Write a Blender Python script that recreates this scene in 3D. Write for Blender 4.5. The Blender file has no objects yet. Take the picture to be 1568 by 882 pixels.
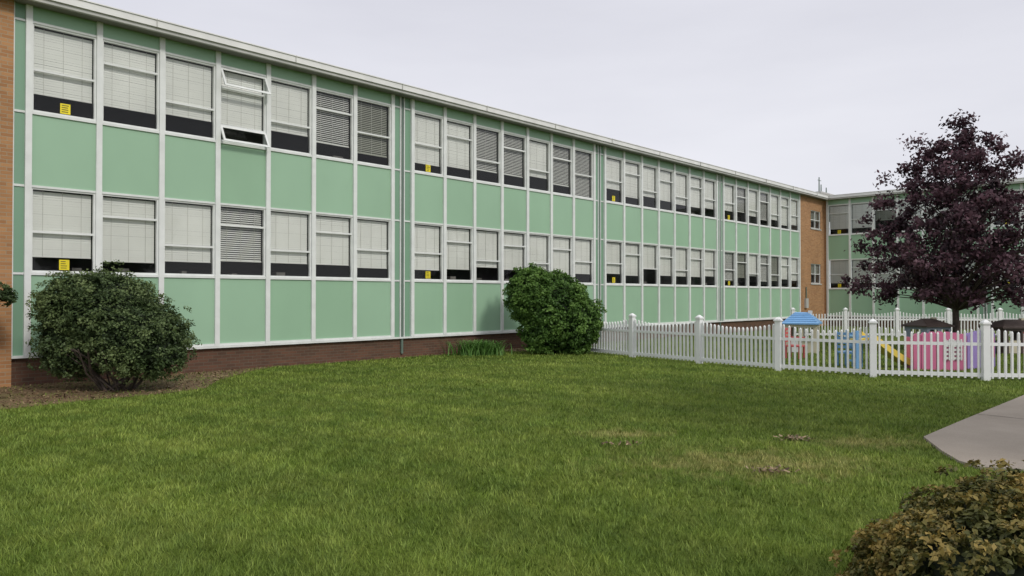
import bpy, math, random
import numpy as np
from mathutils import Vector, Matrix
random.seed(7); rng=np.random.default_rng(11)
S=bpy.context.scene
S.view_settings.view_transform='Standard'
EYE=1.6
P0=np.array([-3.13,19.27]); D=np.array([.688,.7256]); D/=np.linalg.norm(D)
N=np.array([D[1],-D[0]])   # outward normal of the main facade

# ------------------------------------------------------------ materials
def newmat(name):
    m=bpy.data.materials.new(name); m.use_nodes=True
    nt=m.node_tree; b=nt.nodes['Principled BSDF']; return m,nt,b
def nd(nt,t,**k):
    n=nt.nodes.new(t)
    for a,v in k.items():
        if a.startswith('i_'): n.inputs[a[2:].replace('_',' ')].default_value=v
        else: setattr(n,a,v)
    return n
def ramp(nt,fac,stops):
    r=nd(nt,'ShaderNodeValToRGB'); e=r.color_ramp.elements
    while len(e)<len(stops): e.new(.5)
    for i,(p,c) in enumerate(stops):
        e[i].position=p; e[i].color=(c if len(c)==4 else (*c,1))
    nt.links.new(fac,r.inputs['Fac']); return r.outputs['Color']
def mixc(nt,fac,a,b,mode='MIX'):
    m=nd(nt,'ShaderNodeMix',data_type='RGBA',blend_type=mode)
    for s,v in ((m.inputs[0],fac),(m.inputs[6],a),(m.inputs[7],b)):
        if hasattr(v,'links'): nt.links.new(v,s)
        elif isinstance(v,(int,float)): s.default_value=v
        else: s.default_value=(*v,1)
    return m.outputs[2]
def noise(nt,scale,detail=4,rough=.55,vec=None,stretch=None,rot=0.):
    n=nd(nt,'ShaderNodeTexNoise'); n.inputs['Scale'].default_value=scale
    n.inputs['Detail'].default_value=detail; n.inputs['Roughness'].default_value=rough
    if vec is None:
        vec=nd(nt,'ShaderNodeNewGeometry').outputs['Position']
    if rot:
        mp=nd(nt,'ShaderNodeMapping'); mp.inputs['Rotation'].default_value=(0,0,rot)
        nt.links.new(vec,mp.inputs['Vector']); vec=mp.outputs['Vector']
    if stretch:
        mp=nd(nt,'ShaderNodeMapping'); mp.inputs['Scale'].default_value=stretch
        nt.links.new(vec,mp.inputs['Vector']); vec=mp.outputs['Vector']
    nt.links.new(vec,n.inputs['Vector']); return n.outputs['Fac']
def sc(c,k): return tuple(min(1,x*k) for x in c)
def pmat(name,col,rough=.6,var=.12,scale=1.5,stretch=None,bump=0,fine=30):
    m,nt,b=newmat(name)
    f=noise(nt,scale,5,stretch=stretch)
    c=ramp(nt,f,[(.3,sc(col,1-var)),(.7,sc(col,1+var))])
    nt.links.new(c,b.inputs['Base Color']); b.inputs['Roughness'].default_value=rough
    if bump:
        g=noise(nt,fine,3); bp=nd(nt,'ShaderNodeBump'); bp.inputs['Strength'].default_value=bump
        bp.inputs['Distance'].default_value=.02
        nt.links.new(g,bp.inputs['Height']); nt.links.new(bp.outputs[0],b.inputs['Normal'])
    return m
M={}
def panelmat(name,col):
    m,nt,b=newmat(name)
    tc=nd(nt,'ShaderNodeTexCoord').outputs['Object']
    f=noise(nt,.55,3,vec=tc,stretch=(1,1,.7))
    c=ramp(nt,f,[(.3,sc(col,.95)),(.7,sc(col,1.05))])
    g=noise(nt,2.4,5,.6,vec=tc,stretch=(1,1,.7))
    c2=mixc(nt,ramp(nt,g,[(.55,(0,0,0)),(.8,(.16,.16,.16))]),c,sc(col,.8))
    at=nd(nt,'ShaderNodeAttribute',attribute_name='rnd')
    c3=mixc(nt,at.outputs['Fac'],c2,mixc(nt,1.0,c2,(.92,.95,.91),'MULTIPLY'))
    nt.links.new(c3,b.inputs['Base Color']); b.inputs['Roughness'].default_value=.42
    return m
M['green']=panelmat('green_panel',(.315,.49,.345))
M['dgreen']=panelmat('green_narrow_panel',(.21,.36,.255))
M['frame']=pmat('white_aluminium',(.72,.74,.73),.45,.07,4)
M['fascia']=pmat('roof_fascia_white',(.74,.74,.73),.5,.08,2)
M['fascia2']=pmat('roof_fascia_grey',(.46,.46,.44),.6,.12,2)
M['soffit']=pmat('soffit',(.22,.21,.20),.8)
M['roof']=pmat('roof_gravel',(.2,.2,.19),.9)
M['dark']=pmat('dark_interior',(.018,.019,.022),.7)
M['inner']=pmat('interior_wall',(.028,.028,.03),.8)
M['stuff']=pmat('sill_objects',(.16,.15,.14),.8,.5,3)
M['pipe']=pmat('downspout_metal',(.12,.17,.14),.5)
M['yellow']=pmat('yellow_notice',(.8,.66,.02),.5)
M['ink']=pmat('notice_ink',(.12,.10,.02),.6)
M['blind']=pmat('blind_slats',(.87,.87,.84),.5,.05,1.2)
M['blindg']=pmat('blind_slats_grey',(.42,.43,.37),.55,.08,1.2)
M['cord']=pmat('blind_cord',(.66,.65,.62),.7)
M['fence']=pmat('white_vinyl',(.78,.79,.80),.4,.05,3)
def glassmat():
    m,nt,b=newmat('window_glass'); nt.nodes.remove(b); o=nt.nodes['Material Output']
    t=nd(nt,'ShaderNodeBsdfTransparent'); t.inputs[0].default_value=(.96,.98,.97,1)
    g=nd(nt,'ShaderNodeBsdfGlossy'); g.inputs['Roughness'].default_value=.03
    fr=nd(nt,'ShaderNodeFresnel'); fr.inputs['IOR'].default_value=1.45
    mx=nd(nt,'ShaderNodeMixShader'); nt.links.new(fr.outputs[0],mx.inputs[0])
    nt.links.new(t.outputs[0],mx.inputs[1]); nt.links.new(g.outputs[0],mx.inputs[2])
    nt.links.new(mx.outputs[0],o.inputs[0]); return m
M['glass']=glassmat()
def brickmat(name,c1,c2,mortar):
    m,nt,b=newmat(name)
    tc=nd(nt,'ShaderNodeTexCoord').outputs['Object']
    sp=nd(nt,'ShaderNodeSeparateXYZ'); nt.links.new(tc,sp.inputs[0])
    ad=nd(nt,'ShaderNodeMath',operation='ADD'); nt.links.new(sp.outputs[0],ad.inputs[0]); nt.links.new(sp.outputs[1],ad.inputs[1])
    cb=nd(nt,'ShaderNodeCombineXYZ'); nt.links.new(ad.outputs[0],cb.inputs[0]); nt.links.new(sp.outputs[2],cb.inputs[1])
    br=nd(nt,'ShaderNodeTexBrick'); nt.links.new(cb.outputs[0],br.inputs['Vector'])
    br.inputs['Scale'].default_value=1; br.inputs['Brick Width'].default_value=.2; br.inputs['Row Height'].default_value=.067
    br.inputs['Mortar Size'].default_value=.006
    br.inputs['Color1'].default_value=(*c1,1); br.inputs['Color2'].default_value=(*c2,1); br.inputs['Mortar'].default_value=(*mortar,1)
    f=noise(nt,1.2,5,vec=tc)
    c=mixc(nt,.5,br.outputs['Color'],ramp(nt,f,[(.3,(.6,.6,.6)),(.7,(1,1,1))]),'MULTIPLY')
    nt.links.new(c,b.inputs['Base Color']); b.inputs['Roughness'].default_value=.85
    bp=nd(nt,'ShaderNodeBump'); bp.inputs['Strength'].default_value=.4; bp.inputs['Distance'].default_value=.005; bp.invert=True
    nt.links.new(br.outputs['Fac'],bp.inputs['Height']); nt.links.new(bp.outputs[0],b.inputs['Normal'])
    return m
M['brick']=brickmat('tan_brick',(.48,.25,.11),(.36,.17,.07),(.38,.29,.19))
M['brickd']=brickmat('dark_red_brick',(.15,.07,.042),(.095,.05,.032),(.13,.10,.07))

def leafmat(name,dark,mid,light,trans=.3):
    m,nt,b=newmat(name); o=nt.nodes['Material Output']
    at=nd(nt,'ShaderNodeAttribute',attribute_name='rnd')
    c=ramp(nt,at.outputs['Fac'],[(0,dark),(.5,mid),(1,light)])
    nt.links.new(c,b.inputs['Base Color']); b.inputs['Roughness'].default_value=.55
    b.inputs['Specular IOR Level'].default_value=.3
    if trans<=0: return m
    tr=nd(nt,'ShaderNodeBsdfTranslucent'); nt.links.new(c,tr.inputs[0])
    mx=nd(nt,'ShaderNodeMixShader'); mx.inputs[0].default_value=trans
    nt.links.new(b.outputs[0],mx.inputs[1]); nt.links.new(tr.outputs[0],mx.inputs[2]); nt.links.new(mx.outputs[0],o.inputs[0])
    return m
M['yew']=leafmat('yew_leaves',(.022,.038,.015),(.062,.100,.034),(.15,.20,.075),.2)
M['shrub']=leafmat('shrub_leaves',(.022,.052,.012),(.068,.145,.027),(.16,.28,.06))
M['boxw']=leafmat('bronze_hedge_leaves',(.03,.042,.012),(.105,.108,.028),(.33,.235,.065),.2)
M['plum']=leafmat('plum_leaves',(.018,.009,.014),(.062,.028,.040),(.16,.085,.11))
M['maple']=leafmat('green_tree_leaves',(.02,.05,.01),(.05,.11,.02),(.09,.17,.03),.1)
M['lily']=leafmat('lily_leaves',(.06,.14,.025),(.11,.24,.05),(.19,.36,.09))
M['bark']=pmat('bark',(.075,.058,.048),.9,.3,12,bump=.5)
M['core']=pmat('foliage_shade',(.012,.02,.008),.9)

# ------------------------------------------------------------ mesh helpers
def empty(name,loc=(0,0,0)):
    e=bpy.data.objects.new(name,None); e.location=loc; S.collection.objects.link(e); return e
def mesh_obj(name,v,f,mat,rnd=None,parent=None,matrix=None,smooth=False):
    me=bpy.data.meshes.new(name)
    v=np.asarray(v,dtype=np.float32)
    if isinstance(f,np.ndarray):
        k=f.shape[1]; n=len(f)
        me.vertices.add(len(v)); me.vertices.foreach_set('co',v.ravel())
        me.loops.add(n*k); me.loops.foreach_set('vertex_index',f.astype(np.int32).ravel())
        me.polygons.add(n); me.polygons.foreach_set('loop_start',np.arange(0,n*k,k,dtype=np.int32))
        me.update(calc_edges=True)
    else:
        me.from_pydata([tuple(map(float,x)) for x in v],[],f)
    if rnd is not None:
        a=me.attributes.new('rnd','FLOAT','POINT'); a.data.foreach_set('value',np.asarray(rnd,dtype=np.float32))
    me.materials.append(mat)
    if smooth: me.polygons.foreach_set('use_smooth',[True]*len(me.polygons))
    o=bpy.data.objects.new(name,me); S.collection.objects.link(o)
    if matrix is not None: o.matrix_world=matrix
    if parent: o.parent=parent
    return o
class MB:
    def __init__(s): s.v=[]; s.f=[]; s.r=[]
    def hexa(s,p,r=0.):
        b=len(s.v); s.v+=p; s.r+=[r]*8
        for q in ((0,3,2,1),(4,5,6,7),(0,1,5,4),(1,2,6,5),(2,3,7,6),(3,0,4,7)): s.f.append(tuple(b+i for i in q))
    def box(s,x0,x1,y0,y1,z0,z1,r=0.,shear=None):
        p=[(x0,y0,z0),(x1,y0,z0),(x1,y1,z0),(x0,y1,z0),(x0,y0,z1),(x1,y0,z1),(x1,y1,z1),(x0,y1,z1)]
        if shear: zt,k=shear; p=[(x,y-(zt-z)*k,z) for x,y,z in p]
        s.hexa(p,r)
    def quad(s,a,b,c,d,r=0.):
        i=len(s.v); s.v+=[a,b,c,d]; s.r+=[r]*4; s.f.append((i,i+1,i+2,i+3))
    def cone(s,p,q,r0,r1,n=8):
        p=Vector(p); q=Vector(q); d=(q-p).normalized(); u=d.orthogonal().normalized(); w=d.cross(u)
        b=len(s.v)
        for c,r in ((p,r0),(q,r1)):
            for i in range(n):
                a=2*math.pi*i/n; s.v.append(tuple(c+u*math.cos(a)*r+w*math.sin(a)*r)); s.r.append(0.)
        for i in range(n): j=(i+1)%n; s.f.append((b+i,b+j,b+n+j,b+n+i))
        s.f.append(tuple(b+i for i in range(n))[::-1]); s.f.append(tuple(b+n+i for i in range(n)))
    def obj(s,name,mat,parent=None,matrix=None):
        if s.v: return mesh_obj(name,s.v,s.f,mat,s.r,parent,matrix)

# ------------------------------------------------------------ building
ZB=.54; ZS1=2.04; ZT1=3.58; ZS2=4.96; ZT2=6.57; ZTOP=6.87
B={k:MB() for k in ('green','dgreen','frame','fascia','fascia2','soffit','roof','dark','inner','stuff','pipe','yellow','ink','blind','blindg','cord','glass','brick','brickd')}
def flush(parent,matrix,prefix):
    nm=dict(green='green_panels',dgreen='narrow_panels',frame='window_frames',fascia='roof_edge',fascia2='fascia_band',soffit='soffit',roof='roof',dark='room_interior',inner='interior_wall',stuff='things_on_sills',pipe='downspouts',yellow='window_notices',ink='notice_text',blind='blinds',blindg='grey_blinds',cord='blind_cords',glass='glass',brick='brick_wall',brickd='brick_base')
    for k in list(B):
        B[k].obj(prefix+nm[k],M[k],parent,matrix)
        B[k]=MB()
def window(x0,x1,z0,z1,kind='c',rail='A',cover=.78,notice=False,hopper=False,depth=1.):
    F=B['frame']; fw=.03
    F.box(x0,x0+fw,.0,.07,z0,z1); F.box(x1-fw,x1,.0,.07,z0,z1)
    F.box(x0+fw,x1-fw,.002,.068,z0,z0+.035); F.box(x0+fw,x1-fw,.002,.068,z1-fw,z1)
    h=z1-z0; fr={'A':.52,'B':.28,'C':.6}[rail]
    zr=z1-h*fr
    if not hopper:
        F.box(x0+fw,x1-fw,.004,.066,zr-.02,zr+.02)
        B['glass'].quad((x0+fw,.045,z0+.035),(x1-fw,.045,z0+.035),(x1-fw,.045,z1-fw),(x0+fw,.045,z1-fw))
    else:
        zt=z1-h*.27; zb=z0+h*.22
        F.box(x0+fw,x1-fw,.004,.066,zt-.02,zt+.02); F.box(x0+fw,x1-fw,.004,.066,zb-.02,zb+.02)
        B['glass'].quad((x0+fw,.045,zb+.02),(x1-fw,.045,zb+.02),(x1-fw,.045,zt-.02),(x0+fw,.045,zt-.02))
        for a,b in ((z1-.02,zt-.01),(zb-.02,z0-.02)):
            k=.55; sh=(a,k); e=.045
            F.box(x0,x0+e,-.02,.02,b,a,0,sh); F.box(x1-e,x1,-.02,.02,b,a,0,sh)
            F.box(x0+e,x1-e,-.018,.018,b,b+.05,0,sh); F.box(x0+e,x1-e,-.018,.018,a-.04,a,0,sh)
            B['glass'].quad((x0+e,-(a-b)*k,b+.05),(x1-e,-(a-b)*k,b+.05),(x1-e,-.0,a-.04),(x0+e,-.0,a-.04))
    key='blindg' if kind=='g' else 'blind'
    zlow=z1-h*cover+random.uniform(-.06,.05); z=z1-.05; pit=.046
    tilt=random.uniform(-.006,.006)
    while z>zlow:
        if kind=='s': dy,dz=.036,.032
        elif kind=='g': dy,dz=.03,.038
        else: dy,dz=.010,.048
        j=random.uniform(-.002,.002); t2=tilt*(z1-z)/h*3
        B[key].quad((x0+.04,.105,z-dz+j),(x1-.04,.105,z-dz+j+t2),(x1-.04,.105+dy,z+j+t2),(x0+.04,.105+dy,z+j))
        z-=pit
    B[key].box(x0+.04,x1-.04,.1,.13,z-.012,z+.012)
    for q in (.2,.5,.8):
        xx=x0+(x1-x0)*q
        B['cord'].box(xx-.004,xx+.004,.097,.1,z,z1-.04)
    if notice:
        xc=x0+(x1-x0)*.52; zc=z0+.035
        B['yellow'].box(xc-.085,xc+.085,.036,.04,zc+.02,zc+.21)
        for i in range(4): B['ink'].box(xc-.06,xc+random.uniform(.02,.065),.032,.0355,zc+.05+i*.04,zc+.063+i*.04)
def section(xa,xb,n,up,lo,notice=True):
    p=(xb-xa)/n; F=B['frame']; mw=.052
    for i in range(n+1):
        x=xa+i*p; F.box(x-mw,x+mw,-.05,.09,ZB,ZTOP); 
    for i in range(n):
        a=xa+i*p+mw; b=xa+(i+1)*p-mw
        for z0,z1 in ((ZB+.05,ZS1-.05),(ZT1+.04,ZS2-.05),(ZT2+.04,ZTOP)):
            B['green'].box(a,b,.0,.07,z0,z1,random.random()**2)
        for z in (ZB+.025,ZS1-.025,ZS2-.025): F.box(a,b,-.03,.088,z-.025,z+.025)
        for z in (ZT1+.02,ZT2+.02): F.box(a,b,-.02,.086,z-.02,z+.02)
        for spec,z0,z1,fl in ((lo,ZS1,ZT1,0),(up,ZS2,ZT2,1)):
            s=spec[i%len(spec)]
            window(a,b,z0,z1,s[0],s[1],s[2] if len(s)>2 else .78,notice and i==0,len(s)>3)
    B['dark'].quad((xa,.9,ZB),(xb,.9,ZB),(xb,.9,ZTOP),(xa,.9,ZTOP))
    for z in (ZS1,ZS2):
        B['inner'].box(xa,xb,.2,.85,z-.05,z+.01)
        for k in range(n):
            if random.random()<.35:
                x=xa+(k+random.uniform(.2,.7))*p; w=random.uniform(.1,.3); hh=random.uniform(.06,.16)
                B['stuff'].box(x,x+w,.25,.45,z+.01,z+.01+hh)
def gap(xa,xb):
    F=B['frame']; xa+=.052; xb-=.052; xm=(xa+xb)/2; 
    for a,b in ((xa,xm-.075),(xm+.075,xb)):
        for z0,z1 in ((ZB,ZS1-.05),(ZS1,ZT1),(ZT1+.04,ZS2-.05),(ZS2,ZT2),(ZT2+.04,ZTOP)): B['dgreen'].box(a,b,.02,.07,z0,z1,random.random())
        for z in (ZS1-.025,ZT1+.02,ZS2-.025,ZT2+.02): F.box(a,b,-.0,.08,z-.02,z+.02)
    F.box(xm-.075,xm-.045,-.02,.08,ZB,ZTOP); F.box(xm+.045,xm+.075,-.02,.08,ZB,ZTOP)
    B['soffit'].box(xm-.045,xm+.045,.06,.09,ZB,ZTOP)
    B['pipe'].cone((xm,.0,.1),(xm,.0,ZTOP),.038,.038,10)
school=empty('school_building')
U1=[('c','A',.74),('c','B',.72),('c','C',.73),('c','B',.73,1),('c','C',.72),('s','B',.80),('g','A',.8)]
L1=[('c','A',.76),('c','B',.78),('c','C',.77),('s','B',.78),('c','C',.76),('c','B',.77),('c','A',.76)]
U2=[('c','A',.78),('c','B',.76,),('s','C',.76),('s','B',.76),('c','C',.72),('s','B',.82),('s','A',.98)]
L2=[('c','A',.75),('c','B',.77),('c','C',.75),('c','B',.77),('c','C',.75),('c','B',.77),('c','A',.75)]
U3=[('c','A',.66),('c','B',.8),('c','C',.7),('c','B',.7),('c','C',.72),('c','B',.74),('c','A',.72)]
L3=[('c','A',.72),('c','B',.76),('c','C',.6),('c','B',.75),('c','C',.72),('c','B',.72),('c','A',.72)]
U4=[('c','A',.74),('s','B',.7),('c','C',.76),('s','B',.8),('c','C',.74),('c','B',.8),('c','A',.8)]
L4=[('s','A',.78),('g','B',.7),('c','C',.66),('s','B',.8),('g','C',.74),('c','B',.7),('c','A',.76)]
section(-8.17,0,7,U1,L1); gap(0,.66); section(.66,8.66,7,U2,L2); gap(8.66,9.28)
section(9.28,17.38,7,U3,L3); gap(17.38,17.96); section(17.96,26.15,7,U4,L4)
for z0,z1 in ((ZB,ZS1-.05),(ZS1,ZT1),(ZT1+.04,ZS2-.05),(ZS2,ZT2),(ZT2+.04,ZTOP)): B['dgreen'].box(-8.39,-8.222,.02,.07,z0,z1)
for z in (ZS1-.025,ZT1+.02,ZS2-.025,ZT2+.02,ZB-.02): B['frame'].box(-8.39,-8.222,-.0,.08,z-.02,z+.02)
B['frame'].box(-8.42,-8.39,-.03,.08,ZB,ZTOP)
B['brick'].box(-16,-8.42,-.09,.5,-.1,ZTOP)
def brickwin(x0,x1,wins,xa,xb):
    B['brick'].box(xa,x0,-.03,.4,-.1,ZTOP); B['brick'].box(x1,xb,-.03,.4,-.1,ZTOP)
    z=-.1
    for w0,w1 in wins:
        B['brick'].box(x0,x1,-.03,.4,z,w0); z=w1
        window(x0,x1,w0,w1,'g','A',.5); B['dark'].quad((x0,.35,w0),(x1,.35,w0),(x1,.35,w1),(x0,.35,w1))
        B['frame'].box((x0+x1)/2-.02,(x0+x1)/2+.02,.0,.06,w0+.045,w1-.035)
        B['fascia2'].box(x0-.05,x1+.05,-.07,.0,w0-.07,w0-.003)
    B['brick'].box(x0,x1,-.03,.4,z,ZTOP)
brickwin(27.6,28.95,((2.3,3.35),(5.25,6.2)),26.2,29.5)
B['fascia2'].box(26.7,27.0,-.14,-.033,1.0,1.5); B['pipe'].cone((26.85,-.08,1.5),(26.85,-.08,2.1),.03,.03)
B['brickd'].box(-8.42,26.2,.03,.4,-.2,ZB-.045)
B['frame'].box(-8.42,26.2,-.06,.09,ZB-.045,ZB-.003)
# roof edge
B['fascia'].box(-16,29.45,-.42,-.36,6.93,7.06)
B['fascia'].box(-16,29.45,-.44,-.30,7.063,7.085)
B['fascia2'].box(-16,29.45,-.38,-.30,6.86,6.929)
B['soffit'].box(-16,29.45,-.37,.2,6.87,6.9)
B['roof'].box(-16,42,-.29,12,6.905,7.03)
for i in range(-5,10): B['fascia2'].box(i*3.05,i*3.05+.010,-.443,-.36,6.925,7.088)
B['inner'].box(-16,42,11.8,12,0,6.9)
B['inner'].box(-8.4,29.5,.95,1.0,0,6.9)
B['inner'].box(-16,-15.8,.5,11.7,0,6.9)
for t,h in ((-6.0,.14),(-3.9,.12),(-2.3,.12)):
    B['pipe'].cone((t,.2,7.0),(t,.2,7.1+h),.05,.05); B['pipe'].cone((t,.2,7.1+h),(t,.2,7.14+h),.09,.07)
B['brick'].box(31.6,34.2,1.0,2.5,7.03,7.6); B['fascia2'].box(31.5,34.3,.9,2.6,7.6,7.7)
for xx,hh in ((32.0,.9),(32.3,.5),(33.1,.4)): B['pipe'].cone((xx,1.2,7.7),(xx,1.2,7.7+hh),.04,.03)
B['pipe'].box(31.8,32.3,1.19,1.21,8.4,8.43)
mw=Matrix(((D[0],-N[0],0,P0[0]),(D[1],-N[1],0,P0[1]),(0,0,1,0),(0,0,0,1)))
flush(school,mw,'')
# wing
C0=P0+D*29.5
W1=[('c','B',.8),('c','A',.78),('g','B',.6),('c','A',.8),('c','B',.7)]
W2=[('c','A',.78),('c','B',.8),('c','A',.8),('s','B',.7),('c','C',.7)]
B['brick'].box(0,.12,-.03,.4,-.1,ZTOP)
section(.2,7.3,6,W1,W2); gap(7.3,7.9); section(7.9,15,6,W2,W1)
B['brickd'].box(.12,15.1,.03,.4,-.2,ZB-.045); B['frame'].box(.12,15.1,-.06,.09,ZB-.045,ZB-.003)
B['fascia'].box(.44,15.4,-.42,-.36,6.93,7.06); B['fascia'].box(.44,15.4,-.44,-.3,7.063,7.085); B['fascia2'].box(.4,15.4,-.38,-.30,6.86,6.929)
B['soffit'].box(.4,15.4,-.37,.2,6.87,6.9); B['roof'].box(.3,15.4,-.29,12,6.91,7.035)
B['inner'].box(0,15.3,.95,1.0,0,6.9); B['inner'].box(15.2,15.4,.1,12,0,6.9)
W=np.array([D[1],-D[0]])
ww=Matrix(((W[0],D[0],0,C0[0]),(W[1],D[1],0,C0[1]),(0,0,1,0),(0,0,0,1)))
flush(school,ww,'wing_')

# ------------------------------------------------------------ ground
DRY=((2.3,7.1,2.3,1.3),(3.9,8.1,1.4,.7),(1.3,8.6,1.0,.6))
def grass_color(nt):
    n1=noise(nt,.45,5,.6); n3=noise(nt,2.2,4,.6,stretch=(1,.6,1)); n4=noise(nt,11,3,.6)
    c=ramp(nt,n1,[(.32,(.125,.195,.032)),(.52,(.170,.242,.042)),(.7,(.230,.295,.060))])
    c=mixc(nt,ramp(nt,n3,[(.4,(0,0,0)),(.72,(.6,.6,.6))]),c,(.27,.32,.075))
    n5=noise(nt,1.0,2,.5,stretch=(.10,1.9,1),rot=.55)      # faint mower tracks
    c=mixc(nt,1.0,c,ramp(nt,n5,[(.38,(.86,.88,.86)),(.62,(1.1,1.09,1.08))]),'MULTIPLY')
    c=mixc(nt,1.0,c,ramp(nt,n4,[(.3,(.80,.82,.80)),(.7,(1.14,1.12,1.1))]),'MULTIPLY')
    pos=nd(nt,'ShaderNodeNewGeometry').outputs['Position']
    tot=None
    for x,y,rx,ry in DRY:
        mp=nd(nt,'ShaderNodeMapping',vector_type='POINT')
        mp.inputs['Location'].default_value=(-x/rx,-y/ry,0); mp.inputs['Scale'].default_value=(1/rx,1/ry,0)
        nt.links.new(pos,mp.inputs['Vector'])
        g=nd(nt,'ShaderNodeTexGradient',gradient_type='SPHERICAL'); nt.links.new(mp.outputs[0],g.inputs[0])
        if tot is None: tot=g.outputs['Fac']
        else:
            a=nd(nt,'ShaderNodeMath',operation='MAXIMUM'); nt.links.new(tot,a.inputs[0]); nt.links.new(g.outputs['Fac'],a.inputs[1]); tot=a.outputs[0]
    n2=noise(nt,4.5,5,.75)
    sb=nd(nt,'ShaderNodeMath',operation='MULTIPLY_ADD'); nt.links.new(tot,sb.inputs[0]); sb.inputs[1].default_value=.42
    nt.links.new(n2,sb.inputs[2])
    f=ramp(nt,sb.outputs[0],[(.66,(0,0,0)),(.92,(.65,.65,.65))])
    return mixc(nt,f,c,(.44,.38,.16))
m,nt,b=newmat('lawn_ground'); gc=grass_color(nt)
g=noise(nt,60,3); c2=mixc(nt,1.0,gc,ramp(nt,g,[(.3,(.26,.27,.24)),(.7,(.66,.66,.6))]),'MULTIPLY')
nt.links.new(c2,b.inputs['Base Color']); b.inputs['Roughness'].default_value=.95; b.inputs['Specular IOR Level'].default_value=.1
mesh_obj('ground',[(-400,-400,0),(400,-400,0),(400,400,0),(-400,400,0)],[(0,1,2,3)],m)
m,nt,b=newmat('grass_blades'); gc=grass_color(nt)
at=nd(nt,'ShaderNodeAttribute',attribute_name='rnd')
c2=mixc(nt,1.0,gc,ramp(nt,at.outputs['Fac'],[(0,(.42,.50,.36)),(.5,(.92,.95,.9)),(.9,(1.35,1.28,1.3)),(1,(1.8,1.6,1.9))]),'MULTIPLY')
nt.links.new(c2,b.inputs['Base Color']); b.inputs['Roughness'].default_value=.6; b.inputs['Specular IOR Level'].default_value=.25
GR=m
path=[(4.62,8.32),(5.6,9.3),(8.25,11.9),(11.5,15.0),(16,15),(16,6.5),(8,6.62),(5.2,6.68),(4.6,6.74),(4.32,6.86),(4.28,7.1),(4.38,7.55)]
soil=[(-12,8.6),(-8.2,9.6),(-7.2,10.5),(-6.5,11.4),(-5.8,12.1),(-5.35,12.9),(-5.6,14.2),(-5.6,15.9),(-5.4,16.8),(-3.0,19.2),(-.9,21.4),(1.6,21.7),(3.0,25.3),(-2,21.5),(-9,13.9),(-12,11)]
def inpoly(P,poly):
    x,y=P[:,0],P[:,1]; r=np.zeros(len(P),bool); n=len(poly)
    for i in range(n):
        x1,y1=poly[i]; x2,y2=poly[(i+1)%n]
        if y1==y2: continue
        c=((y1>y)!=(y2>y))&(x<(x2-x1)*(y-y1)/(y2-y1)+x1); r^=c
    return r
def vnoise(P,s,seed):
    r=np.random.default_rng(seed).random((97,97)); x=P[:,0]/s+1000; y=P[:,1]/s+1000
    i=np.floor(x).astype(int); j=np.floor(y).astype(int); u=x-i; v=y-j; u=u*u*(3-2*u); v=v*v*(3-2*v)
    g=lambda a,b:r[a%97,b%97]
    return (g(i,j)*(1-u)+g(i+1,j)*u)*(1-v)+(g(i,j+1)*(1-u)+g(i+1,j+1)*u)*v
pts=[]
for y0,y1,dens,hh,w in ((2.2,5.5,3600,.044,.0075),(5.5,8,2200,.044,.010),(8,12,1150,.044,.013),(12,17,560,.044,.018),(17,26,220,.046,.028)):
    W_=.82*y1+1.2; n=int(dens*(y1-y0)*2*W_)
    P=np.stack([rng.uniform(-W_,W_,n),rng.uniform(y0,y1,n)],1)
    P=P[np.abs(P[:,0])<.80*P[:,1]+1.0]
    dd=(P-P0)@N
    keep=(dd>.02)&~inpoly(P,path)
    jit=P+rng.normal(0,.16,P.shape)
    s=inpoly(jit,soil); keep&=(~s)|(rng.random(len(P))<.10*vnoise(P,.5,3)*2)
    P=P[keep]; pts.append(np.column_stack([P,np.full(len(P),hh),np.full(len(P),w)]))
A=np.concatenate(pts); n=len(A)
a=rng.uniform(0,2*np.pi,n); u=np.stack([np.cos(a),np.sin(a),0*a],1)*(A[:,3]*.5)[:,None]
base=np.column_stack([A[:,0],A[:,1],np.full(n,-.003)])
c1=vnoise(A,.09,1); c2_=vnoise(A,.38,2); c3_=vnoise(A,1.3,5)
clump=.62+.42*c1+.2*c2_+.12*c3_
h=A[:,2]*rng.uniform(.6,1.2,n)*clump
la=vnoise(A,.22,8)*12; b2=la+rng.normal(0,1.3,n); ln=h*rng.uniform(.1,.9,n)
tip=base+np.column_stack([np.cos(b2)*ln,np.sin(b2)*ln,h])
V=np.stack([base-u,base+u,tip],1).reshape(-1,3)
rv=np.clip(.16+.60*rng.random(n)+.38*(c1-.5)+.22*(c2_-.5),0,1); rv[rng.random(n)<.03]=1
mesh_obj('lawn_grass',V,np.arange(3*n).reshape(n,3),GR,np.column_stack([rv*.75,rv*.75,np.clip(rv*1.2,0,1)]).ravel())
print('blades',n)
def sheet(name,poly,z,mat):
    return mesh_obj(name,[(x,y,z) for x,y in poly],[tuple(range(len(poly)))],mat)
m,nt,b=newmat('bare_soil')
f=noise(nt,14,6,.7); f2=noise(nt,1.3,4)
c1=ramp(nt,f,[(.3,(.075,.048,.027)),(.55,(.19,.125,.065)),(.75,(.32,.22,.12))])
c2=mixc(nt,ramp(nt,f2,[(.45,(0,0,0)),(.7,(.6,.6,.6))]),c1,(.14,.15,.04))
nt.links.new(c2,b.inputs['Base Color']); b.inputs['Roughness'].default_value=.95
bp=nd(nt,'ShaderNodeBump'); bp.inputs['Strength'].default_value=.8; bp.inputs['Distance'].default_value=.03
nt.links.new(f,bp.inputs['Height']); nt.links.new(bp.outputs[0],b.inputs['Normal'])
sheet('planting_bed_soil',soil,.004,m)
n=9000; P=np.stack([rng.uniform(-10,3,n*4),rng.uniform(8.6,24,n*4)],1); P=P[inpoly(P,soil)&(((P-P0)@N)>0.05)][:n]
zt=rng.uniform(.008,.03,len(P))
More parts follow.
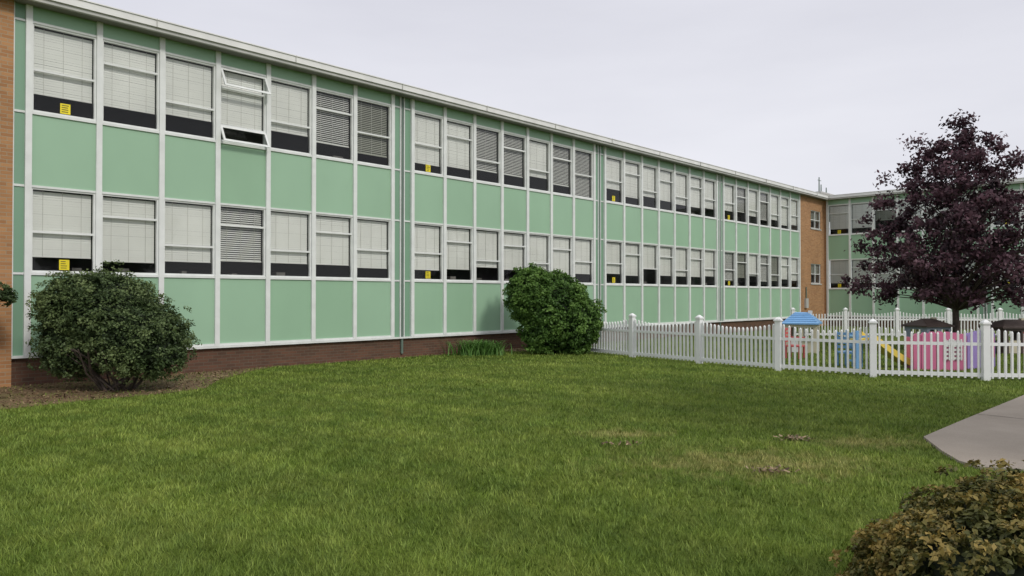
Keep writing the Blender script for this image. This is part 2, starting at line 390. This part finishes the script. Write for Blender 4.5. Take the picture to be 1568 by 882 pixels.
for cx,cy,k in ((3.15,8.25,70),(2.35,6.75,50),(1.2,7.9,30)):
    q=rng.normal(0,1,(k,2))*np.array([.10,.06])+np.array([cx,cy]); P=np.concatenate([P,q]); zt=np.concatenate([zt,rng.uniform(.02,.045,k)])
n=len(P)
a=rng.uniform(0,6.28,n); L=rng.uniform(.012,.035,n); ux=np.stack([np.cos(a)*L,np.sin(a)*L,rng.normal(0,.008,n)],1); uy=np.stack([-np.sin(a)*.008,np.cos(a)*.008,rng.normal(0,.003,n)],1)
c=np.column_stack([P,zt]); V=np.stack([c-ux-uy,c+ux-uy,c+ux+uy,c-ux+uy],1).reshape(-1,3)
mesh_obj('mulch_chips',V,np.arange(4*n).reshape(n,4),leafmat('mulch',(.05,.03,.018),(.16,.10,.055),(.34,.25,.15),0.),np.repeat(rng.random(n),4))
# concrete path
m,nt,b=newmat('path_concrete')
f=noise(nt,1.1,5); f2=noise(nt,90,2)
c1=ramp(nt,f,[(.3,(.28,.24,.20)),(.7,(.36,.31,.265))]); c1=mixc(nt,1.0,c1,ramp(nt,f2,[(.3,(.80,.80,.80)),(.7,(1,1,1))]),'MULTIPLY')
nt.links.new(c1,b.inputs['Base Color']); b.inputs['Roughness'].default_value=.9
k=len(path); v=[(x,y,.03) for x,y in path]+[(x,y,-.05) for x,y in path]
fs=[tuple(range(k))[::-1]]+[(i,(i+1)%k,k+(i+1)%k,k+i) for i in range(k)]
o=mesh_obj('concrete_path',v,fs,m); 
jm=MB()
for q in range(3):
    a=(6.2+q*2.2,9.9+q*2.15); jm.quad((a[0],a[1],.034),(a[0]+.014,a[1]+.012,.034),(a[0]+2.4,a[1]-2.8,.034),(a[0]+2.386,a[1]-2.812,.034))
j=jm.obj('joint',pmat('joint_dark',(.14,.12,.1),.9)); j.parent=o

# ------------------------------------------------------------ fence
def fence(name,posts,height=1.13,scallop=.13,seg=.112):
    e=empty(name,(posts[0][0],posts[0][1],0)); mb=MB(); pk=MB()
    inv=Matrix.Translation((-posts[0][0],-posts[0][1],0))
    for i,(x,y) in enumerate(posts):
        w=.06
        j=min(i,len(posts)-2); ax=posts[j+1][0]-posts[j][0]; ay=posts[j+1][1]-posts[j][1]; L=math.hypot(ax,ay); ux,uy=ax/L,ay/L
        def tp(a,b,z): return (x+ux*a-uy*b,y+uy*a+ux*b,z)
        def bx(w,z0,z1,w2=None):
            w2=w if w2 is None else w2
            mb.hexa([tp(-w,-w,z0),tp(w,-w,z0),tp(w,w,z0),tp(-w,w,z0),tp(-w2,-w2,z1),tp(w2,-w2,z1),tp(w2,w2,z1),tp(-w2,w2,z1)])
        bx(w,-.05,height-.06); bx(w+.018,height-.06,height-.03); bx(w+.005,height-.03,height-.015); bx(w+.0,height-.015,height+.03,.012)
        if i==len(posts)-1: break
        for z0,z1 in ((.07,.14),(.66,.72)):
            mb.hexa([tp(w,-.02,z0),tp(L-w,-.02,z0),tp(L-w,.02,z0),tp(w,.02,z0),tp(w,-.02,z1),tp(L-w,-.02,z1),tp(L-w,.02,z1),tp(w,.02,z1)])
        n=int((L-2*w)/seg); hw=.016; yy=.024
        for k in range(n):
            a=w+(L-2*w)*(k+.5)/n; s=(a-L/2)/(L/2); zt=height-.12-scallop*(1-s*s); 
            pk.hexa([tp(a-hw,-yy,.04),tp(a+hw,-yy,.04),tp(a+hw,yy,.04),tp(a-hw,yy,.04),tp(a-hw,-yy,zt),tp(a+hw,-yy,zt),tp(a+hw,yy,zt),tp(a-hw,yy,zt)])
            pk.hexa([tp(a-hw,-yy,zt),tp(a+hw,-yy,zt),tp(a+hw,yy,zt),tp(a-hw,yy,zt),tp(a-.003,-.004,zt+.028),tp(a+.003,-.004,zt+.028),tp(a+.003,.004,zt+.028),tp(a-.003,.004,zt+.028)])
    for q,nm in ((mb,'posts_and_rails'),(pk,'pickets')):
        o=q.obj(nm,M['fence'],e); o.matrix_parent_inverse=inv
fence('white_picket_fence',[(.9,22.9),(2.05,21.25),(3.17,19.5),(4.48,17.7),(5.74,15.95),(7.18,14.72),(9.02,14.1),(10.9,13.9),(12.8,13.7)])
fence('white_picket_fence',[(11.2,29.5),(13.25,29.4),(15.2,29.2),(17.1,29.0),(19.0,28.8),(20.9,28.6),(22.8,28.4)])

# ------------------------------------------------------------ foliage
def leaves(centers,normals,size,jit=.8,flat=0.):
    n=len(centers); d=normals+rng.normal(0,jit,(n,3)); d/=np.linalg.norm(d,axis=1)[:,None]+1e-9
    a=rng.normal(0,1,(n,3)); u=np.cross(d,a); u/=np.linalg.norm(u,axis=1)[:,None]+1e-9; w=np.cross(d,u)
    s=size*rng.uniform(.6,1.3,n); u=u*(s*.5)[:,None]; w=w*(s*.28)[:,None]
    V=np.stack([centers-u,centers-w+.15*d*s[:,None],centers+u,centers+w+.15*d*s[:,None]],1).reshape(-1,3)
    return V,np.arange(4*n).reshape(n,4)
def ell_surface(ells,n,shr=1.):
    out=[];nor=[]
    vol=np.array([e[3]*e[4]+e[4]*e[5]+e[3]*e[5] for e in ells]); vol=vol/vol.sum()
    while sum(map(len,out))<n:
        for i,e in enumerate(ells):
            k=max(4,int(n*vol[i])); d=rng.normal(0,1,(k,3)); d/=np.linalg.norm(d,axis=1)[:,None]
            R=np.array(e[3:6]); p=d*R*shr+np.array(e[:3]); ok=p[:,2]>.03
            for j,g in enumerate(ells):
                if j!=i: ok&=(((p-np.array(g[:3]))/(np.array(g[3:6])*shr*.93))**2).sum(1)>1
            nn=d/R; nn/=np.linalg.norm(nn,axis=1)[:,None]; out.append(p[ok]); nor.append(nn[ok])
    p=np.concatenate(out); q=np.concatenate(nor); ix=rng.permutation(len(p))[:n]; return p[ix],q[ix]
def bush(name,ells,mat,ncl,per,lsize,crad,core=.8,stems=None,zmin=.05,rough=.045,sprig=.08):
    x=sum(e[0] for e in ells)/len(ells); y=sum(e[1] for e in ells)/len(ells)
    e0=empty(name,(x,y,0)); inv=Matrix.Translation((-x,-y,0))
    p,q=ell_surface(ells,ncl)
    off=rng.normal(0,rough,ncl); off[rng.random(ncl)<sprig]+=rough*2.2
    lump=np.sin(p[:,0]*5.3+1)*np.sin(p[:,1]*4.7+p[:,2]*3)*np.cos(p[:,2]*6.1+p[:,0]*2)
    off=(off+lump*rough*1.3)[:,None]; p=p+q*off
    cb_=rng.normal(0,.15,ncl)+lump*.15
    P=np.repeat(p,per,0); Q=np.repeat(q,per,0)
    loc=rng.normal(0,1,(len(P),3)); loc/=np.linalg.norm(loc,axis=1)[:,None]; loc*=(rng.random(len(P))**.5)[:,None]*crad
    al=(loc*Q).sum(1)[:,None]; loc=loc-Q*al*(.45)
    loc[:,2]*=.75
    X=P+loc-Q*crad*.3
    up=Q*.8+np.array([0,0,.45])
    V,F=leaves(X,up,lsize,.75)
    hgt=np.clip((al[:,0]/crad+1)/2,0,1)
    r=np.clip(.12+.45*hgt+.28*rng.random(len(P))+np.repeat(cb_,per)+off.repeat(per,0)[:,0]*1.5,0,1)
    ok=X[:,2]>zmin; k4=np.repeat(ok,4); V=V[k4]; n=ok.sum()
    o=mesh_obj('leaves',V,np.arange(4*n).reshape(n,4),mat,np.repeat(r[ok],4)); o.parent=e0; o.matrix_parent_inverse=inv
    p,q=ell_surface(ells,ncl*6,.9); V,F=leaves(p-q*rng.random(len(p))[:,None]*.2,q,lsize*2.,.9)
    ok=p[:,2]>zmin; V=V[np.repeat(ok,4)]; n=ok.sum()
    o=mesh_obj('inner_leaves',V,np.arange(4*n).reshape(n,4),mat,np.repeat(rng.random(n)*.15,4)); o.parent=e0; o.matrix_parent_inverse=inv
    mb=MB()
    import bmesh
    bm=bmesh.new()
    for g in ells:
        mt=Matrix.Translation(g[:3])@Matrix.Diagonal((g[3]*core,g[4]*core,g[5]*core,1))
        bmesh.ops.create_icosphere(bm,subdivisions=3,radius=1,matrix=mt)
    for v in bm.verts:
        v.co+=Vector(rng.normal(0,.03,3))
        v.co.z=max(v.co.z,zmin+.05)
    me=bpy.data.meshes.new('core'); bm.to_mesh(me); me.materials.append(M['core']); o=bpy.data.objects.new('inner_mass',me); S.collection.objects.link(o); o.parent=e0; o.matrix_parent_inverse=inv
    if stems:
        for (a,b,r0) in stems: 
            mid=[(a[i]+b[i])/2+random.uniform(-.08,.08) for i in range(3)]
            mb.cone(a,mid,r0,r0*.8); mb.cone(mid,b,r0*.8,r0*.5)
        o=mb.obj('stems',M['bark'],e0); o.matrix_parent_inverse=inv
    return e0
st=[]
for k in range(18):
    a=(-6.75+random.uniform(-.25,.25),12.6+random.uniform(-.2,.2),0); ang=random.uniform(0,6.28)
    st.append((a,(-6.75+math.cos(ang)*.9,12.6+math.sin(ang)*.7,.75),random.uniform(.012,.028)))
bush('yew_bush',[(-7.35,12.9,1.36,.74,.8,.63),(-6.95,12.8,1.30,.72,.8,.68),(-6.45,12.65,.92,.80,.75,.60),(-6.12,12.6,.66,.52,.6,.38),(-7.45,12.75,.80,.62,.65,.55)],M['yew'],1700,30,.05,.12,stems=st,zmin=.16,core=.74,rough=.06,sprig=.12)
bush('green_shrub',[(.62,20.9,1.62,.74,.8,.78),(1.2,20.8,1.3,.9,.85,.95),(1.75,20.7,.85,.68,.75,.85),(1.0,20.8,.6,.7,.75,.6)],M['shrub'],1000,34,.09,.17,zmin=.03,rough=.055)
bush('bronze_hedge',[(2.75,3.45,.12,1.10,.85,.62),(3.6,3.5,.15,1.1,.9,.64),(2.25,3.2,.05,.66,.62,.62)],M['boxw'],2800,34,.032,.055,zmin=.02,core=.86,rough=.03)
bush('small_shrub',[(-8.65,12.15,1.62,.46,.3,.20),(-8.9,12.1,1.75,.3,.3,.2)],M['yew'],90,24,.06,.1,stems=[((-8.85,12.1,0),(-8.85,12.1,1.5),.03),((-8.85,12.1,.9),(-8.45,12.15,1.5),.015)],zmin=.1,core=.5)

def tree(name,base,zs,rs,trunk_r,mat,ncl,per,lsize,crad,first,seed=3):
    rg=np.random.default_rng(seed); x0,y0=base
    e0=empty(name,(x0,y0,0)); inv=Matrix.Translation((-x0,-y0,0))
    ztop=zs[-1]; mb=MB(); segs=9; ax=[]
    for i in range(segs+1):
        t=i/segs; ax.append(Vector((x0+math.sin(t*4+seed)*.06,y0+math.cos(t*3)*.05,-.05+t*(ztop*.93))))
    for i in range(segs): mb.cone(ax[i],ax[i+1],trunk_r*(1-.93*i/segs)*(1.25 if i==0 else 1),trunk_r*(1-.93*(i+1)/segs),9)
    C=[]
    zz=np.linspace(zs[0],zs[-1],200); rr=np.interp(zz,zs,rs); wgt=rr**1.4+.25; wgt/=wgt.sum()
    while len(C)<ncl:
        z=rg.choice(zz,p=wgt); R=np.interp(z,zs,rs); an=rg.uniform(0,2*np.pi)
        lob=1+.15*math.sin(an*3+z*2.1+seed)+.10*math.sin(an*7+z*5)+.08*math.sin(z*9+an)
        f=rg.random()**.5; C.append((x0+math.cos(an)*R*lob*f,y0+math.sin(an)*R*lob*f,z+rg.normal(0,.1),f))
    C=np.array(C)
    for i in range(0,ncl,3):
        c=C[i]; d=math.hypot(c[0]-x0,c[1]-y0); zb=max(first,c[2]-d*.75-.2); zb=min(zb,ztop*.88)
        a=Vector((x0,y0,zb)); b=Vector(c[:3]); mid=a.lerp(b,.5)+Vector((0,0,d*.06)); r=max(.008,trunk_r*.22*(1-zb/ztop)+.006*d)
        mb.cone(a,mid,r,r*.65,6); mb.cone(mid,b,r*.65,r*.25,6)
    o=mb.obj('trunk_and_limbs',M['bark'],e0); o.matrix_parent_inverse=inv
    cr=crad*rg.uniform(.55,1.25,ncl); ps=(per*rg.uniform(.5,1.3,ncl)).astype(int); P=np.repeat(C[:,:3],ps,0); CR=np.repeat(cr,ps)
    loc=rg.normal(0,.42,(len(P),3))*CR[:,None]; loc[:,2]*=.75
    rad=P-np.array([x0,y0,0]); rad[:,2]=.8; rad/=np.linalg.norm(rad,axis=1)[:,None]
    X=P+loc; V,F=leaves(X,rad*.6+loc/CR[:,None]*.5,lsize,.8)
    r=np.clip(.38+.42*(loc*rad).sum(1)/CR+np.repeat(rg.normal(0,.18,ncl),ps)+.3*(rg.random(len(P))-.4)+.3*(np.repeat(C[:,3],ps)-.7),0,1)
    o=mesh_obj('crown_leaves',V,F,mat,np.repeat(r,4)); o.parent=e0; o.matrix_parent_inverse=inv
    return e0
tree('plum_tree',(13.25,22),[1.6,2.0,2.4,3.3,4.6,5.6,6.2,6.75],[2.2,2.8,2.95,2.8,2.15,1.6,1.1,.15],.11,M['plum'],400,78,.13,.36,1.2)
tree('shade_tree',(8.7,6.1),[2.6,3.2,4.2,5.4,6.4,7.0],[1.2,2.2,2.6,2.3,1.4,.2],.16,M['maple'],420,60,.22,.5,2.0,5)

vs=[];fs=[];rr=[]
for k in range(460):
    bx=-.9+random.gauss(0,.3); by=20.25+random.gauss(0,.18); an=random.uniform(0,6.28); L=random.uniform(.45,.75); w=.016
    ca,sa=math.cos(an),math.sin(an); b=len(vs); r=random.random()
    for i in range(5):
        t=i/4; out=L*.7*t**1.6; z=L*(t-.45*t*t*t); ww_=w*(1-t*.9)
        vs+= [(bx+ca*out-sa*ww_,by+sa*out+ca*ww_,z),(bx+ca*out+sa*ww_,by+sa*out-ca*ww_,z)]; rr+=[r,r]
    for i in range(4): fs.append((b+2*i,b+2*i+1,b+2*i+3,b+2*i+2))
mesh_obj('daylily_plant',vs,fs,M['lily'],rr)

# ------------------------------------------------------------ playground toys
def playhouse(name,loc,rot,w,d,h,rh,wall,roof,trim,hip=False):
    e=empty(name,(*loc,0)); e.rotation_euler[2]=rot
    A=MB();R=MB();T=MB(); t=.03
    for s,(L,sx) in enumerate(((w,0),(d,1),(w,2),(d,3))):
        half=(d if s%2==0 else w)/2
        def pl(a0,a1,z0,z1,mb,o0=0.,o1=t):
            a=[(a0,-half-o0+0),(a1,-half-o0),(a1,-half+o1),(a0,-half+o1)]
            ca,sa=math.cos(s*math.pi/2),math.sin(s*math.pi/2)
            q=[(x*ca-y*sa,x*sa+y*ca) for x,y in a]
            mb.hexa([(x,y,z0) for x,y in q]+[(x,y,z1) for x,y in q])
        l=L/2-(t if s%2 else 0)
        if s==0:
            pl(-l,-l*.75,0,h,A); pl(-l*.1,l*.2,0,h,A); pl(l*.8,l,0,h,A); pl(-l*.75,-l*.1,h*.85,h,A); pl(l*.2,l*.8,h*.85,h,A); pl(l*.2,l*.8,0,h*.45,A)
            pl(-l*.72,-l*.13,0.02,h*.5,T,-.005,.02); pl(l*.17,l*.83,h*.4,h*.45,T,.03,-.002); pl(l*.48,l*.52,h*.45,h*.85,T,-.005,.02)
        else:
            pl(-l,-l*.5,0,h,A); pl(l*.5,l,0,h,A); pl(-l*.5,l*.5,0,h*.45,A); pl(-l*.5,l*.5,h*.85,h,A)
            pl(-.02,.02,h*.45,h*.85,T,-.005,.02); pl(-l*.5,l*.5,h*.63,h*.66,T,-.007,.018)
    ov=.07; W2=w/2+ov; D2=d/2+ov; ri=(w/2*.45 if hip else W2)
    v=[(-W2,-D2,h),(W2,-D2,h),(W2,D2,h),(-W2,D2,h),(-ri,0,h+rh),(ri,0,h+rh),(-W2,-D2,h-.04),(W2,-D2,h-.04),(W2,D2,h-.04),(-W2,D2,h-.04)]
    R.v=v; R.r=[0]*10; R.f=[(0,1,5,4),(2,3,4,5),(0,4,3),(1,2,5),(6,7,1,0),(7,8,2,1),(8,9,3,2),(9,6,0,3),(9,8,7,6)]
    for i in range(1,6):
        f=i/6; y=-D2*(1-f); z=h+rh*f; xx=W2+(ri-W2)*f
        R.box(-xx+.01,xx-.01,y-.02,y+.0,z-.012,z+.012)
    T.box(w*.2,w*.32,-.05,.07,h+rh*.4,h+rh*1.15)
    for mb,nm,mt in ((A,'walls',wall),(R,'roof',roof),(T,'trim',trim)): mb.obj(nm,mt,e)
    return e
cr=pmat('cream_plastic',(.50,.46,.34),.5); bl=pmat('blue_plastic',(.16,.34,.60),.45); wh=pmat('white_plastic',(.7,.7,.7),.45)
pk=pmat('pink_plastic',(.56,.15,.28),.5); ye=pmat('yellow_plastic',(.75,.56,.10),.45); pu=pmat('purple_plastic',(.26,.19,.45),.5); br=pmat('brown_plastic',(.06,.04,.035),.6); rd=pmat('red_plastic',(.50,.10,.10),.5); gy=pmat('greyblue_plastic',(.2,.24,.3),.5)
playhouse('toy_playhouse',(8.35,21.3),-.5,.85,.8,.85,.30,cr,bl,wh,True)
playhouse('toy_playhouse',(12.3,21.9),.3,.9,.8,.75,.2,gy,br,cr,True)
playhouse('toy_playhouse',(14.2,21.0),.1,1.2,.8,.75,.2,br,br,cr,True)
def toy_wall(name,loc,rot,mt,sign):
    e=empty(name,(*loc,0)); e.rotation_euler[2]=rot; A=MB(); T=MB()
    for i in range(7):
        x=-.54+i*.155; hh=.74+.05*math.sin(i*math.pi/6)
        A.box(x,x+.148,-.03-.01*(i%2),.03,0,hh)
        A.hexa([(x,-.03,hh),(x+.148,-.03,hh),(x+.148,.03,hh),(x,.03,hh),(x+.04,-.03,hh+.05),(x+.11,-.03,hh+.05),(x+.11,.03,hh+.05),(x+.04,.03,hh+.05)])
    for s in (-.54,.50): A.box(s,s+.04,.03,.5,0,.7)
    for i in range(5):
        T.box(.08,.44,-.06,-.044,.24+i*.09,.29+i*.09); T.box(.08+i*.08,.11+i*.08,-.072,-.061,.22,.68)
    A.obj('panels',mt,e); T.obj('lattice',sign,e)
toy_wall('toy_castle_wall',(9.3,16.1),-.12,pk,wh)
toy_wall('toy_castle_wall',(10.5,16.6),.5,pu,rd)
def slide(name,loc,rot,body,chute):
    e=empty(name,(*loc,0)); e.rotation_euler[2]=rot; A=MB(); C=MB()
    for x in (-.22,.19):
        A.box(x,x+.04,-.62,-.56,0,.85); A.box(x,x+.04,-.3,-.24,0,.7)
        A.box(x,x+.04,-.55,-.3,.7,.74)
    for z in (.15,.32,.49): A.box(-.18,.19,-.61,-.55,z,z+.04)
    C.box(-.18,.19,-.55,-.24,.62,.66)
    n=8
    for i in range(n):
        def pz(t): return (-.24+1.0*t, .64*(1-t)**1.25+.05)
        y0,z0=pz(i/n); y1,z1=pz((i+1)/n)
        for a,b,h in ((-.2,.2,.0),(-.23,-.2,.12),(.2,.23,.12)):
            C.hexa([(a,y0,z0-.03),(b,y0,z0-.03),(b,y1,z1-.03),(a,y1,z1-.03),(a,y0,z0+h),(b,y0,z0+h),(b,y1,z1+h),(a,y1,z1+h)])
    A.obj('ladder_frame',body,e); C.obj('chute',chute,e)
slide('toy_slide',(8.15,16.5),-1.5,bl,ye)
def chair(name,loc,rot,mt):
    e=empty(name,(*loc,0)); e.rotation_euler[2]=rot; A=MB()
    for x in (-.2,.16):
        for y in (-.18,.16): A.box(x,x+.04,y,y+.04,0,.3)
    A.box(-.22,.22,-.2,.22,.3,.34); A.box(-.22,-.18,.18,.22,.34,.8); A.box(.18,.22,.18,.22,.34,.8)
    for i in range(4): A.box(-.18,.18,.185,.215,.42+i*.1,.48+i*.1)
    for x in (-.22,.18): A.box(x,x+.04,-.18,.18,.52,.55)
    A.obj('frame',mt,e)
chair('toy_chair',(11.7,16.4),.4,rd); chair('toy_chair',(7.75,17.0),2.2,bl); chair('toy_chair',(7.35,19.2),.9,rd)

# ------------------------------------------------------------ light, world, camera
az=Vector((-.85,1.0,0)).normalized(); el=math.radians(38)
dirv=Vector((az.x*math.cos(el),az.y*math.cos(el),-math.sin(el)))
sd=bpy.data.lights.new('sun','SUN'); sd.energy=1.5; sd.angle=math.radians(10); sd.color=(1,.95,.87)
so=bpy.data.objects.new('sun',sd); S.collection.objects.link(so); so.rotation_euler=dirv.to_track_quat('-Z','Y').to_euler()
w=bpy.data.worlds.new('World'); S.world=w; w.use_nodes=True; nt=w.node_tree; bg=nt.nodes['Background']
sky=nd(nt,'ShaderNodeTexSky',sky_type='NISHITA'); sky.sun_disc=False; sky.sun_elevation=el; sky.sun_rotation=math.atan2(-dirv.x,-dirv.y)
nt.links.new(sky.outputs[0],bg.inputs[0]); bg.inputs[1].default_value=.1
bg2=nd(nt,'ShaderNodeBackground'); tc=nd(nt,'ShaderNodeTexCoord').outputs['Generated']
sp=nd(nt,'ShaderNodeSeparateXYZ'); nt.links.new(tc,sp.inputs[0])
g=ramp(nt,sp.outputs[2],[(0,(.76,.76,.80)),(.18,(.73,.73,.78)),(.42,(.66,.66,.72)),(.75,(1.0,1.0,1.0)),(1,(1.0,1.0,1.0))])
f=noise(nt,2.2,5,.5,vec=tc,stretch=(1,1,4.5))
g2=mixc(nt,1.0,g,ramp(nt,f,[(.3,(.93,.93,.94)),(.7,(1.05,1.05,1.045))]),'MULTIPLY')
nt.links.new(g2,bg2.inputs[0]); bg2.inputs[1].default_value=1.16
mx=nd(nt,'ShaderNodeMixShader'); mx.inputs[0].default_value=.93
nt.links.new(bg.outputs[0],mx.inputs[1]); nt.links.new(bg2.outputs[0],mx.inputs[2]); nt.links.new(mx.outputs[0],nt.nodes['World Output'].inputs[0])
cd=bpy.data.cameras.new('camera'); cd.lens=26; cd.sensor_width=36; cd.clip_end=2000; cd.clip_start=.05
co=bpy.data.objects.new('camera',cd); S.collection.objects.link(co); co.location=(0,0,EYE)
co.rotation_euler=(math.radians(90)+math.atan(13/1132),0,0); S.camera=co
